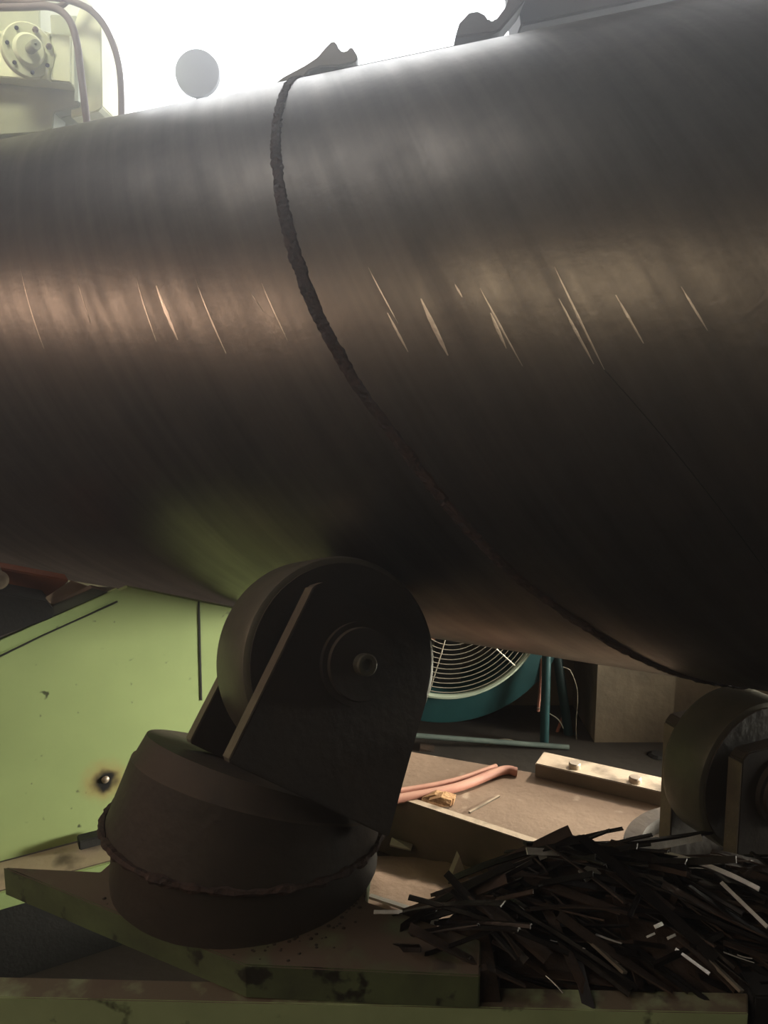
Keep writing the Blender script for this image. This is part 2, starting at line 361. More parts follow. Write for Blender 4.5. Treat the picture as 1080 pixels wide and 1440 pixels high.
# ------------------------------------------------------------------ roller supports
def roller_support(C, w, b, r, wd, turret, label, plate_lo, hw0, hw1, nt=4):
    w = Vector(w).normalized(); b = Vector(b); b = (b-w*b.dot(w)).normalized(); c = b.cross(w)
    root = thing('roller_support', turret[-1][0], label, 'roller', 'roller supports under the pipe')
    h = wd/2; bm = B()
    add_lathe(bm, C, w, [(-h+.004, .05), (-h, r*.80), (-h, r-.010), (-h+.004, r-.003), (-h+.012, r), (h-.012, r), (h-.004, r-.003), (h, r-.010), (h, r*.80), (h-.004, .05)], 96)
    ro = obj('roller', bm, 'tread', root, smooth=True)
    bm = B()
    for s in (-1, 1): add_lathe(bm, C+w*s*h, w*s, [(-.004, r*.93), (.0035, r*.93), (.0035, r*.45), (.010, r*.42), (.010, .045)], 64)
    obj('roller_face', bm, 'dark_steel', ro, smooth=True)
    for s in (1, -1):
        p0 = C + w*s*(h+.016); th = .030; ht = hw1*.50
        prof = [(-hw0, plate_lo), (-hw1, ht*.3)]
        prof = [(-hw0, plate_lo), (-hw0*.99, ht*.40)]
        for k in range(0, 11):
            t = math.pi*(1-k/10); prof.append((math.cos(t)*hw1*.62 + (hw1-hw0)*.5, ht*.5+math.sin(t)*hw1*.42))
        prof += [(hw1, -ht*.5), (hw1, plate_lo)]
        prof = [(-hw0, plate_lo), (-hw0, .072), (-hw0+.012, .084), (hw0*.45, .088), (hw1*.66, .060), (hw1*.82, .005), (hw1*.87, -.06), (hw1*.92, -.12), (hw1, plate_lo)]
        bm = B(); add_prism(bm, [p0+c*x+b*y for x, y in prof], w*s*th)
        obj('side_plate', bm, 'dark_steel', root, bevel=.002)
        # pale strip paints in the light caught by the sloping edge
        bm = B(); pc = p0+w*s*th/2 - c*(hw0+.0008)+b*((plate_lo+.072)/2)
        add_box(bm, pc, c, w, b, .0025, th*.96, (.072-plate_lo)*.97)
        o = obj('lit_edge_strip', bm, 'edge_steel', root); o['label'] = 'pale strip of painted light along the side plate edge'
        q = C + w*s*(h+.046)
        bm = B(); add_lathe(bm, q, w*s, [(-.002, .064), (.010, .064), (.010, .056), (.016, .054), (.016, .02)], 48)
        bc = obj('bearing_cap', bm, 'dark_steel', root, smooth=True)
        bm = B(); add_lathe(bm, q+w*s*.014, w*s, [(0, .017), (.016, .017), (.018, .0145), (.018, .009), (.008, .0085), (.008, .001)], 24)
        obj('axle_end', bm, 'tread', bc, smooth=True)
    # swivelling turret: lofted rings from tilted top to level foot
    bm = B(); add_rings(bm, turret[:nt], wob=.004); obj('turret', bm, 'dark_steel', root, smooth=True)
    bm = B(); add_rings(bm, turret[nt:], wob=.006); obj('turret_seat', bm, 'dark_steel', root, smooth=True)
    c_, n_, r_ = turret[nt-1][:3]; n_ = Vector(n_).normalized(); ea = (X_-n_*X_.dot(n_)).normalized(); eb = n_.cross(ea); bm = B(); prev = None; K = 150
    for i in range(K+1):
        t = 2*math.pi*(i % K)/K; q = Vector((math.cos(t), math.sin(t), 0)); dirv = ea*q.x+eb*q.y
        rw = .006+.005*noise.noise(q*9); cc = Vector(c_)+dirv*(r_+.002+.003*noise.noise(q*14))+n_*.004
        row = [bm.verts.new(cc+(dirv*math.cos(a_)+n_*math.sin(a_))*rw*(1+.5*noise.noise(q*30+Vector((a_, 0, 0))))) for a_ in (0, 1.05, 2.1, 3.14, 4.2, 5.25)]
        if prev:
            for k in range(6): bm.faces.new([prev[k], prev[(k+1) % 6], row[(k+1) % 6], row[k]])
        prev = row
    wb = obj('weld_bead', bm, 'weld', root); wb['label'] = 'lumpy rusty weld bead round the turret'
    return root
C1 = R(-.0942, 1.253, -.4528); w1 = Vector((.4747, -.8407, .2606)); b1 = Vector((.4018, .4704, .7856))
ZP = -.80
def mixv(a, b, t): return a*(1-t)+b*t
Tt = R(-.208, 1.260, -.642); Tb = R(-.234, 1.245, ZP)
b1n = mixv(b1.normalized(), Z_, .28).normalized(); ms = R(-.236, 1.25, -.738); mn = mixv(b1n, Z_, .72).normalized()
tur1 = [(Tt, b1n, .198), (mixv(Tt, ms, .25), mixv(b1n, mn, .22), .207), (mixv(Tt, ms, .28), mixv(b1n, mn, .25), .2115), (mixv(Tt, ms, .98), mn, .229),
        (mixv(Tt, ms, .93), mn, .213), (mixv(ms, Tb, .06), mn, .213), (mixv(ms, Tb, .5), mixv(mn, Z_, .7), .219), (Tb, Z_, .223)]
rs1 = roller_support(C1, w1, b1, .168, .140, tur1, 'large dark roller in a leaning bracket on a stout round turret, in the foreground', -.205, .118, .165)
C2 = O0+ray(1040, 1078)*.00135; w2 = Vector((.38, -.925, .02)).normalized()
zt = C2.z-.19; c2 = Vector((C2.x, C2.y, 0))
tur2 = [(c2+Z_*(zt-.03), Z_, .168), (c2+Z_*zt, Z_, .170), (c2+Z_*zt, Z_, .203), (c2+Z_*(zt-.015), Z_, .205), (c2+Z_*(zt-.016), Z_, .205), (c2+Z_*(zt-.05), Z_, .205),
        (c2+Z_*(zt-.05), Z_, .215), (c2+Z_*(zt-.08), Z_, .215), (c2+Z_*(zt-.1), Z_, .218), (c2+Z_*(H-1.0), Z_, .22)]
rs2 = roller_support(C2, w2, Z_, .146, .10, tur2, 'second roller on an upright bracket in the shadow at the right picture edge', -.218, .098, .13, 6)

# thick base plate under the big turret
P0 = at_z(345, 1357, ZP); P1 = at_z(675, 1372, ZP); d1 = -AX_A
PL = at_z(4, 1219, ZP)
pl = [P0, P1, P1+Vector((.01, .07, 0)), R(-.03, 1.13, ZP), R(-.02, 1.30, ZP), R(-.12, 1.46, ZP), R(-.38, 1.47, ZP), R(-.47, 1.205, ZP), PL]
bm = B(); add_prism(bm, [p-Z_*.052 for p in pl], Z_*.052)
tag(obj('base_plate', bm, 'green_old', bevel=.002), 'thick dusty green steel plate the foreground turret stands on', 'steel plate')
bm = B()   # loose dust and grit ring round the foot of the turret
for i in range(420):
    t = random.uniform(0, 2*math.pi); rr = .222+abs(random.gauss(0, .022))
    p = Tb+Vector((math.cos(t)*rr, math.sin(t)*rr, 0)); s = random.uniform(.0012, .0045)
    if p.x > -.03 or p.y > 1.40 or p.x < -.44: continue
    if (p-P0).dot(Vector((.459, .889, 0))) < .008: continue
    add_lathe(bm, p-Z_*.002, (random.uniform(-.4,.4), random.uniform(-.4,.4), 1), [(0, s), (s*.5, s*.8), (s*.9, s*.25)], 6)
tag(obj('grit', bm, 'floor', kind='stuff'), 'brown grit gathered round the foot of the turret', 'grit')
# long low beam across the bottom
zb = ZP-.053
q0, q1, q2, q3 = at_z(-60, 1401, zb), at_z(1052, 1425, zb), at_z(1052, 1396, zb), at_z(-60, 1372, zb)
bm = B(); add_prism(bm, [p-Z_*(H+zb-.0) for p in (q0, q1, q2, q3)], Z_*(H+zb))
tag(obj('base_beam', bm, 'green_beam', bevel=.0015), 'long green machine bed beam along the bottom edge of the picture', 'steel beam')
bm = B(); e = at_z(1070, 1400, zb-.01); add_box(bm, (e.x, e.y, (e.z+.02)/2), X_, Y_, Z_, .045, .05, e.z+.02)
tag(obj('stub_post', bm, 'black', bevel=.003), 'short black post at the right end of the bottom beam', 'post')

# ------------------------------------------------------------------ scrap heap
def mound_z(x, y):
    # height rel. camera
    cx = .50
    t = (y-.985)/.10; z = -.865 + .055*min(max(t, 0), 1)
    z += .028*math.exp(-((x-.36)/.18)**2-((y-1.20)/.10)**2)
    z += .018*noise.noise(Vector((x*7, y*7, .3)))
    if x < .16: z = max(z, -.788)
    side = min(max((x-(-.07+(y-1.0)*.92))/.08, 0), 1)
    back = min(max((1.40-y)/.17, 0), 1)
    k = min(side, back); k = k*k*(3-2*k)
    return -1.15+(z+1.15)*k if k < 1 else z
bm = B(); G = {}
nx, ny = 90, 46; X0, X1, Y0, Y1 = -.10, 1.05, .985, 1.48
for i in range(nx+1):
    for j in range(ny+1):
        x = X0+(X1-X0)*i/nx; y = Y0+(Y1-Y0)*j/ny
        G[i, j] = bm.verts.new(R(x, y, mound_z(x, y)-.018+.012*noise.noise(Vector((x*40, y*40, 2)))))
for i in range(nx):
    for j in range(ny): bm.faces.new([G[i, j], G[i+1, j], G[i+1, j+1], G[i, j+1]])
rim = [G[i, 0] for i in range(nx+1)]+[G[nx, j] for j in range(1, ny+1)]+[G[i, ny] for i in range(nx-1, -1, -1)]+[G[0, j] for j in range(ny-1, 0, -1)]
low = [bm.verts.new((v.co.x, v.co.y, -.03)) for v in rim]
for k in range(len(rim)): bm.faces.new([rim[k], rim[(k+1) % len(rim)], low[(k+1) % len(rim)], low[k]])
bm.faces.new(low)
tag(obj('scrap_fines', bm, 'scrapB', kind='stuff', smooth=True), 'dark rusty fines and crumbs filling the scrap heap', 'scrap')

def strip_mesh(k, m, L, W, T, curl, twist, ch=0):
    bm = B(); n = 8; prev = None; first = None
    for i in range(n+1):
        s = i/n-.5; x = s*L; z = curl*L*(.25-s*s)*1.0; tw = twist*s
        w = W*(1-.25*abs(noise.noise(Vector((s*4, k, 0)))))
        c, sn = math.cos(tw), math.sin(tw)
        prof = [(-w/2, 0), (0, ch*W), (w/2, 0), (w/2, T), (0, T+ch*W), (-w/2, T)]
        row = [bm.verts.new((x, y*c-zz*sn, z+y*sn+zz*c)) for y, zz in prof]
        if prev:
            for a in range(6): bm.faces.new([prev[a], prev[(a+1) % 6], row[(a+1) % 6], row[a]])
        else: first = row
        prev = row
    bm.faces.new(first[::-1]); bm.faces.new(prev)
    bmesh.ops.recalc_face_normals(bm, faces=bm.faces)
    me = bpy.data.meshes.new('scrap_strip'); bm.to_mesh(me); bm.free(); me.materials.append(M[m]); return me
vari = []
for k in range(14):
    m = ('scrapA', 'scrapB', 'scrapA', 'scrapA', 'scrapB')[k % 5]
    vari.append(strip_mesh(k*3.1, m, random.uniform(.10, .26), random.uniform(.006, .020), random.uniform(.0015, .003), random.uniform(-.12, .22), random.uniform(-1.0, 1.0), random.choice([0, 0, .25, .4])))
bright = [strip_mesh(50+k, 'scrapC', random.uniform(.02, .055), random.uniform(.0012, .004), .001, random.uniform(-.2, .3), random.uniform(-.8, .8)) for k in range(4)]
def put(me, p, yaw, pitch, roll, label, group=None):
    o = bpy.data.objects.new('scrap_strip', me); COL.objects.link(o); o.location = p
    o.rotation_euler = (roll, pitch, yaw); return tag(o, label, 'scrap', group)

def strip_label(x, y, yaw, me):
    P = co.matrix_basis.inverted() @ R(x, y, mound_z(x, y)); px = 540+F*P.x/-P.z
    look = 'rusty brown' if me.materials[0] == M['scrapB'] else 'blackish'
    L = me.vertices[len(me.vertices)-1].co.x*2
    size = 'short' if L < .15 else ('long' if L > .2 else 'mid-length')
    wid = 'broad' if max(v.co.y for v in me.vertices) > .007 else 'narrow'
    yw = yaw % math.pi
    lie = 'level' if (yw < .35 or yw > 2.8) else ('tilting right' if yw > 1.6 else 'tilting left')
    zx = ('beside the turret', 'by the plate corner', 'left of centre', 'in heap centre', 'right of centre', 'below second roller', 'near right edge')[int(min(max((px-520)/80, 0), 6))]
    zy = 'at the front' if y < 1.08 else ('halfway back' if y < 1.22 else 'at the back')
    return f'{size} {wid} {look} strip {lie}, {zx}, {zy}'
cnt = 0
while cnt < 262:
    x = random.uniform(.0, .76); y = random.uniform(.995, 1.40)
    z = mound_z(x, y)
    if z < -.93: continue
    s = math.atan2(y, x)
    yaw = random.gauss(-.5, .36)
    if random.random() < .14: yaw = random.uniform(0, 3.1)
    lift = random.uniform(-.010, .016)
    me = vari[cnt % 14]
    L = max(v.co.x for v in me.vertices)
    dz = (mound_z(x+math.cos(yaw)*L, max(y+math.sin(yaw)*L, .99))-mound_z(x-math.cos(yaw)*L, max(y-math.sin(yaw)*L, .99)))/(2*L)
    if y+math.sin(abs(yaw))*-L < .98 : y += .03
    put(me, R(x, y, z+lift), yaw, -math.atan(max(min(dz, .5), -.5))+random.gauss(0, .05), random.gauss(0, .4),
        strip_label(x, y, yaw, me), 'dark strips in the scrap heap')
    cnt += 1
for i in range(16):
    x = random.uniform(.12, .60); y = random.uniform(1.0, 1.28)
    put(bright[i % 4], R(x, y, mound_z(x, y)+.014), random.gauss(-.7, .5), random.gauss(0, .3), random.gauss(0, .6),
        strip_label(x, y, 0, bright[i % 4]).replace('short narrow blackish strip level', 'small bright steel sliver glinting'), 'bright slivers in the scrap heap')
# singled-out pieces, each laid between two points seen in the photograph
def laid(name, p, q, W, T, m, label, roll=0, sag=0, ch=0, n=14):
    p, q = Vector(p), Vector(q); d = (q-p); L = d.length; d.normalize()
    side = d.cross(Z_).normalized(); up = side.cross(d)
    side2 = side*math.cos(roll)+up*math.sin(roll); up2 = -side*math.sin(roll)+up*math.cos(roll)
    bm = B(); prev = None
    for i in range(n+1):
        s = i/n; c = p+d*L*s + Z_*sag*(4*s*(1-s))
        w = W*(.92+.12*noise.noise(Vector((s*6, L*9, 0))))
        row = [bm.verts.new(c+side2*a*w+up2*(bb*T+(ch if a == 0 else 0))) for a, bb in ((-.5, 0), (0, 0), (.5, 0), (.5, 1), (0, 1), (-.5, 1))]
        if prev:
            for k in range(6): bm.faces.new([prev[k], prev[(k+1) % 6], row[(k+1) % 6], row[k]])
        else: first = row
        prev = row
    bm.faces.new(first[::-1]); bm.faces.new(prev)
    return tag(obj(name, bm, m), label, 'scrap')
laid('scrap_strip', at_y(740, 1197, 1.20), at_y(985, 1178, 1.30), .012, .004, 'scrapC', 'longest pale strip lying across the top of the scrap heap', roll=-.9, sag=-.012)
laid('scrap_strip', at_y(738, 1188, 1.225), at_y(1000, 1172, 1.33), .014, .005, 'scrapA', 'long dark strip resting on the longest pale strip atop the heap', roll=.3, sag=-.010)
laid('scrap_strip', at_y(925, 1199, 1.25), at_y(1068, 1251, 1.10), .008, .003, 'scrapC', 'long thin shiny strip sloping down to the right of the heap top', roll=-.7, sag=.008)
laid('scrap_strip', at_y(1015, 1242, 1.14), at_y(1080, 1305, 1.04), .006, .003, 'scrapC', 'thin shiny strip near the right picture edge, below the long thin one', roll=-.6)
laid('scrap_strip', at_y(868, 1196, 1.25), at_y(916, 1215, 1.2), .010, .003, 'scrapC', 'short shiny strip just under the long pale strip on the heap', roll=-.6)
laid('scrap_strip', at_y(807, 1305, 1.08), at_y(878, 1370, 1.00), .012, .004, 'edge_steel', 'straight grey bar sloping down the front middle of the heap', roll=.5)
laid('scrap_strip', at_y(997, 1352, 1.03), at_y(1042, 1396, .985), .013, .004, 'edge_steel', 'straight grey bar at the lower right front of the heap', roll=.5)
laid('scrap_strip', at_y(950, 1335, 1.04), at_y(998, 1370, 1.0), .0045, .002, 'scrapC', 'thin broken shiny strip at the front of the heap, left of the grey bar', roll=-.6)
laid('scrap_strip', at_y(668, 1262, 1.10), at_y(770, 1350, 1.02), .030, .006, 'scrapB', 'broad rusty strip on the left slope of the heap', roll=.2, ch=.006)
laid('scrap_strip', at_y(605, 1308, 1.07), at_y(618, 1280, 1.11), .010, .002, 'scrapC', 'small upright bright flake at the left end of the heap', roll=-.5)
laid('scrap_strip', at_y(655, 1345, 1.02), at_y(672, 1328, 1.035), .003, .0015, 'scrapC', 'tiny bright needle above the plate corner', roll=-.6)
laid('scrap_strip', at_y(668, 1366, 1.005), at_y(696, 1338, 1.03), .004, .0015, 'scrapA', 'thin dark needle sloping beside the plate corner', roll=.6)
laid('scrap_strip', at_y(526, 1283, 1.10), at_y(566, 1283, 1.09), .006, .002, 'scrapC', 'thin bright strip lying flat next to the turret', roll=-.6)
laid('scrap_plate', at_y(818, 1233, 1.17), at_y(848, 1218, 1.20), .022, .003, 'scrapC', 'shiny squarish plate scrap near the top middle of the heap', roll=-.55)
laid('scrap_strip', at_y(612, 1266, 1.16), at_y(705, 1232, 1.22), .030, .006, 'scrapB', 'broad dark crust strip ramping up at the back left of the heap', roll=.25, ch=.006)
laid('scrap_strip', at_y(690, 1240, 1.20), at_y(790, 1200, 1.25), .026, .006, 'scrapA', 'broad dark strip leading up to the heap top', roll=.25, ch=.006)
laid('scrap_plate', at_y(781, 1194, 1.24), at_y(818, 1182, 1.26), .018, .004, 'scrapA', 'small dark folded plate on the very top of the heap', roll=.5, ch=.006)
for (x, y, x2, y2) in ((758,1207,768,1203),(737,1221,748,1214),(720,1233,726,1229)):
    laid('scrap_flake', at_y(x, y, 1.22), at_y(x2, y2, 1.225), .008, .002, 'scrapC', 'small white glinting flake on the upper left ridge of the heap', roll=-.8)['group'] = 'white flakes on the heap ridge'
for (x, y, w_) in ((926,1302,.0055),(944,1318,.004),(915,1316,.003)):
    laid('scrap_flake', at_y(x-6, y+2, 1.045), at_y(x+5, y-3, 1.055), w_, .002, 'scrapC', 'small curled bright flake in the middle right of the heap', roll=-.7)['group'] = 'curled bright flakes'

# ------------------------------------------------------------------ sunlit dusty platform behind
ZT = -1.0
FY = [at_z(500, 1098, ZT), at_z(760, 1188, ZT), at_z(1000, 1262, ZT)]
back_l, back_r = at_z(480, 1030, ZT), at_z(960, 1125, ZT)
fl, fr = at_z(505, 1104, ZT), at_z(985, 1264, ZT)
bl_, br_ = at_z(430, 1032, ZT), at_z(1120, 1150, ZT)
bm = B(); add_prism(bm, [p-Z_*.02 for p in (fl, fr, fr+Vector((.5, .15, 0)), br_, bl_)], Z_*.02)
plat = tag(obj('dusty_platform', bm, 'dustplate'), 'broad sunlit steel platform covered in brown dust under the pipe', 'platform')
d = (fr-fl).normalized(); nrm = Vector((-d.y, d.x, 0))
bm = B(); add_prism(bm, [p+Vector((0, 0, 0)) for p in (fl-nrm*.016-Z_*.148, fl-nrm*.016+Z_*.010, fl+nrm*.006+Z_*.010, fl+nrm*.006-Z_*.148)], (fr-fl))
tag(obj('platform_edge_bar', bm, 'bar', bevel=.0015), 'upright flat bar with a bright dusty top edge along the platform front', 'steel bar')
# sandy floor heap in front of the platform
bm = B(); G = {}; n1_, n2_ = 60, 40
for i in range(n1_+1):
    for j in range(n2_+1):
        x = -.15+1.0*i/n1_; y = 1.08+.72*j/n2_
        e = min(i, n1_-i, j, n2_-j)/6; k = min(e, 1)
        G[i, j] = bm.verts.new(R(x, y, -1.152+k*(.047+.018*noise.noise(Vector((x*9, y*14, 0)))+.006*noise.noise(Vector((x*40, y*40, 0))))))
for i in range(n1_):
    for j in range(n2_): bm.faces.new([G[i, j], G[i+1, j], G[i+1, j+1], G[i, j+1]])
tag(obj('sand_bed', bm, 'sand', kind='stuff', smooth=True), 'loose brown dust drifted on the floor in front of the platform', 'dust')
# offcuts on the sand
laid('wood_stick', at_z(520, 1262, -1.095), at_z(575, 1280, -1.095), .012, .006, 'wire', 'pale thin stick on the dust beside the turret')
laid('wood_stick', at_z(588, 1278, -1.095), at_z(603, 1272, -1.095), .010, .006, 'wire', 'short pale stub on the dust, left end of the heap')
bm = B(); p = at_z(634, 1234, -1.10); add_prism(bm, [p, p+Vector((.035, .005, .004)), p+Vector((.02, .012, .045))], Vector((-.004, .02, 0)))
tag(obj('torn_flake', bm, 'wire'), 'small pale upright triangular flake on the dust', 'flake')
bm = B(); p = at_z(548, 1190, -1.10); add_prism(bm, [p, p+Vector((.05, -.02, 0)), p+Vector((.055, 0, .002)), p+Vector((.005, .012, .012))], Z_*.004)
tag(obj('torn_flake', bm, 'wire'), 'flat pale flake on the dust close to the turret', 'flake')
# raised rear bar with two bolts
a0, a1 = at_z(752, 1093, ZT), at_z(960, 1142, ZT); dd = (a1-a0).normalized(); nn = Vector((-dd.y, dd.x, 0))
rb = thing('clamping_bar', a0, 'dusty heavy flat bar with two round bolt heads at the back of the platform', 'steel bar')
bm = B(); add_prism(bm, [a0+Z_*.001, a0+nn*.075+Z_*.001, a0+nn*.075+Z_*.038, a0+Z_*.038], a1-a0+dd*.25); obj('bar', bm, 'bar', rb, bevel=.002)
for px, py in ((808, 1078), (893, 1098)):
    p = at_z(px, py, ZT+.04); bm = B(); add_lathe(bm, p-Z_*.002, Z_, [(0, .015), (.010, .015), (.013, .0125), (.013, .004)], 20); obj('bolt_head', bm, 'bolt', rb, smooth=True)
# red hose on platform
pa, pb, pc, pd = at_z(545, 1126, ZT+.013), at_z(640, 1108, ZT+.013), at_z(705, 1084, ZT+.013), at_z(728, 1088, ZT+.010)
bm = B(); add_tube(bm, smooth_path([pa, pb, pc, pd+Vector((0,0.01,0))]), .0115, 14)
add_tube(bm, smooth_path([pa+Vector((-.015, .03, 0)), pb+Vector((-.012, .028, 0)), pc+Vector((-.01, .022, 0))]), .008, 12)
tag(obj('red_hose', bm, 'redpipe', smooth=True), 'faded red double hose lying across the dusty platform', 'hose')
bm = B(); p = at_z(616, 1127, ZT+.010)
for k in range(5):
    v = Vector((random.uniform(-.014, .014), random.uniform(-.008, .008), 0))
    add_prism(bm, [p+v+Vector(q)*.6 for q in ((-.05, -.01, -.01), (.045, -.012, -.010), (.052, .004, .008), (.01, .012, .018), (-.04, .008, .006))], Vector((.006, .018, .002)))
tag(obj('wood_splinter', bm, 'wood'), 'splintered orange-brown piece of wood behind the platform edge bar', 'wood')
laid('dust_ridge', at_z(660, 1143, ZT+.001), at_z(702, 1120, ZT+.001), .006, .003, 'bar', 'pale thin rod half buried in platform dust')

# ------------------------------------------------------------------ industrial fan
FYD = 2.40
fc = at_y(635, 853, FYD); rr = 130/ (ray(635, 853).y)*FYD * 1.0
rr = (at_y(765, 853, FYD)-fc).length
fan = thing('drum_fan', (fc.x, FYD+.1, 0.0), 'large teal drum fan with a pale wire guard standing behind the platform', 'fan')
fd = Vector((.10, -1, .0)).normalized()
bm = B(); ar = rr
add_lathe(bm, fc, fd, [(-.20, ar*1.06), (-.20, ar*1.26), (-.10, ar*1.36), (-.045, ar*1.40), (-.035, ar*1.38), (-.02, ar*1.06), (.0, ar*1.02), (-.02, ar*1.0), (-.20, ar*1.0)], 96, cap=False)
obj('drum', bm, 'teal', fan, smooth=True)
bm = B(); a, b_, _ = frame_of(fd)
add_tube(bm, [fc+fd*.004+(a*math.cos(t)+b_*math.sin(t))*ar*1.02 for t in [2*math.pi*i/96 for i in range(97)]], .0085, 8, cap=False); obj('guard_rim', bm, 'rim', fan, smooth=True)
guard = bpy.data.objects.new('wire_guard', None); COL.objects.link(guard); guard.parent = fan; guard.location = (0, 0, 0)
for k in range(1, 16):
    q = ar*(.12+.056*k); bm = B(); cc = fc+fd*(.01+.02*(1-(k/16)**2))
    add_tube(bm, [cc+(a*math.cos(t)+b_*math.sin(t))*q for t in [2*math.pi*i/72 for i in range(73)]], .0013, 5, cap=False); obj('guard_ring', bm, 'wire', guard)
for k in range(6):
    t = 2*math.pi*k/6+.28+math.pi/2*0; v = a*math.cos(t)+b_*math.sin(t)
    bm = B(); add_tube(bm, [fc+fd*.033, fc+v*ar*.5+fd*.026, fc+v*ar*1.0+fd*.004], .0025, 6); obj('guard_spoke', bm, 'wire', guard)
bm = B(); add_lathe(bm, fc-fd*.05, fd, [(-.05, .035), (-.045, .055), (.03, .055), (.04, .03)], 32); obj('hub', bm, 'black', fan, smooth=True)
for k in range(5):
    t = 2*math.pi*k/5 - 1.62; v = a*math.cos(t)+b_*math.sin(t); u_ = fd.cross(v)
    bm = B(); P = [fc-fd*.05+v*.05-u_*.03-fd*.02, fc-fd*.05+v*.05+u_*.03+fd*.02, fc-fd*.05+v*ar*.92+u_*.055+fd*.015, fc-fd*.05+v*ar*.94-u_*.035-fd*.025]
    add_prism(bm, P, fd*.004); obj('blade', bm, 'black', fan)
bm = B(); add_lathe(bm, fc-fd*.16, fd, [(-.13, .07), (-.12, .15), (.05, .15), (.06, .10)], 32); obj('motor', bm, 'motor', fan, smooth=True)
bm = B(); s0 = at_y(766, 925, FYD); s1 = at_y(764, 1085, FYD); add_tube(bm, [Vector((s0.x+.004, FYD, s0.z+.25)), Vector((s1.x, FYD, 0.0))], .0145, 12); obj('stand_post', bm, 'teal', fan, smooth=True)
bm = B(); s0 = at_y(785, 930, FYD+.08); s1 = at_y(806, 1080, FYD+.08); add_tube(bm, [s0+(s0-s1)*.8, s1, Vector((s1.x+.01, FYD+.08, 0))], .0155, 10); obj('stand_brace', bm, 'teal_dark', fan, smooth=True)
bm = B(); s0 = at_y(500, 1028, FYD-.03); s1 = at_y(800, 1051, FYD-.03); add_tube(bm, [s0, s1], .0085, 10); obj('cross_tube', bm, 'tube', fan, smooth=True)
# cables and scraps around the fan foot
def cable(pts, r, m, label, dy=None):
    bm = B(); add_tube(bm, smooth_path([at_y(*p) for p in pts]), r, 8); return tag(obj('cable', bm, m, smooth=True), label, 'cable')
cable([(648,1078,2.40),(672,1056,2.40),(700,1042,2.40),(722,1043,2.40),(742,1058,2.42)], .005, 'cable', 'dusty grey cable arched over the fan cross tube')
cable([(630,1060,2.42),(655,1056,2.42),(690,1050,2.40),(706,1042,2.39)], .004, 'cable', 'thin cable lying low left of the arched cable')
cable([(806,1050,2.45),(815,1060,2.43),(820,1078,2.40)], .003, 'wire', 'thin pale wire curling down behind the left bolt head')
cable([(792,938,2.40),(803,945,2.40),(812,975,2.42),(810,1020,2.44),(812,1078,2.44)], .0018, 'cable', 'short pale wire end sticking out beside the dark fan brace')
cable([(755,995,2.44),(772,1003,2.43),(785,1012,2.44),(792,1024,2.45)], .0018, 'cable', 'thin pale wire crossing behind the teal fan post')
cable([(762,925,2.46),(760,965,2.46),(757,1000,2.46)], .005, 'redpipe', 'thin faded red tube hanging beside the fan drum')
cable([(795,1000,2.5),(782,1035,2.5),(777,1070,2.48)], .006, 'motor', 'brown cable hanging between the two fan posts')
for k, (p, q, lab) in enumerate((((590,1052,2.38),(700,1078,2.36),'dark flat strip lying under the fan, nearest the roller'), ((600,1042,2.55),(740,1074,2.5),'dark flat strip under the fan, second from the front'), ((640,1035,2.62),(760,1068,2.56),'dark flat strip under the fan, farthest back'))):
    laid('scrap_strip', at_y(*p), at_y(*q), .05, .01, 'scrapB', lab)
bm = B(); p = at_y(925, 1068, 2.33); add_lathe(bm, (p.x, p.y, .0), Z_, [(0, .035), (p.z-.05, .03), (p.z, .024)], 10)
add_lathe(bm, (p.x, p.y, p.z-.01), Z_, [(0, .035), (.02, .038), (.03, .02)], 10)
tag(obj('short_post', bm, 'black'), 'short black capped post behind the platform, left of the second roller', 'post')

# ------------------------------------------------------------------ green machine bed on the left
ga = at_z(0, 1212, -.95); gb = at_z(155, 1172, -.95); gd = (gb-ga); gd.z = 0; gd.normalize(); gn = Vector((gd.y, -gd.x, 0))
def gp(px, py, off=0): return on(px, py, ga+gn*off, gn)
bed = thing('machine_bed', Vector((ga.x, ga.y, 0)), 'bright green painted steel machine side under the left end of the pipe', 'machine')
def gpan(pts, th, m, name, off=0, **k):
    bm = B(); add_prism(bm, [gp(x, y, off) for x, y in pts], -gn*th); return obj(name, bm, m, bed, **k)

def panel_mat():
    m = mat('green_panel_paint', (.43, .52, .22), (.29, .36, .15), rough=.5, scale=3.2, detail=10, spots=((.07,.08,.04), 44, .685), bump=.10, contrast=.9)
    nt = m.node_tree; N = nt.nodes; L = nt.links; b = N['Principled BSDF']
    src = b.inputs['Base Color'].links[0].from_socket
    g = N.new('ShaderNodeNewGeometry'); c = gp(148, 1098)
    def blob(r0, r1, col, src, amp):
        v = N.new('ShaderNodeVectorMath'); v.operation = 'DISTANCE'; v.inputs[1].default_value = c
        n = N.new('ShaderNodeTexNoise'); n.inputs['Scale'].default_value = 45; L.new(g.outputs['Position'], n.inputs['Vector'])
        L.new(g.outputs['Position'], v.inputs[0])
        ma = N.new('ShaderNodeMath'); ma.operation = 'MULTIPLY_ADD'; ma.inputs[1].default_value = amp; L.new(n.outputs[0], ma.inputs[0]); L.new(v.outputs['Value'], ma.inputs[2])
        mr = N.new('ShaderNodeMapRange'); mr.interpolation_type = 'SMOOTHSTEP'; mr.inputs[1].default_value = r0+amp*.5; mr.inputs[2].default_value = r1+amp*.5; mr.inputs[3].default_value = 1; mr.inputs[4].default_value = 0
        L.new(ma.outputs[0], mr.inputs[0]); mx = N.new('ShaderNodeMixRGB'); mx.inputs[2].default_value = (*col, 1)
        L.new(mr.outputs[0], mx.inputs[0]); L.new(src, mx.inputs[1]); return mx.outputs[0]
    s = blob(.012, .060, (.40, .30, .12), src, .03)
    s = blob(.012, .034, (.012, .011, .012), s, .022)
    L.new(s, b.inputs['Base Color']); return m
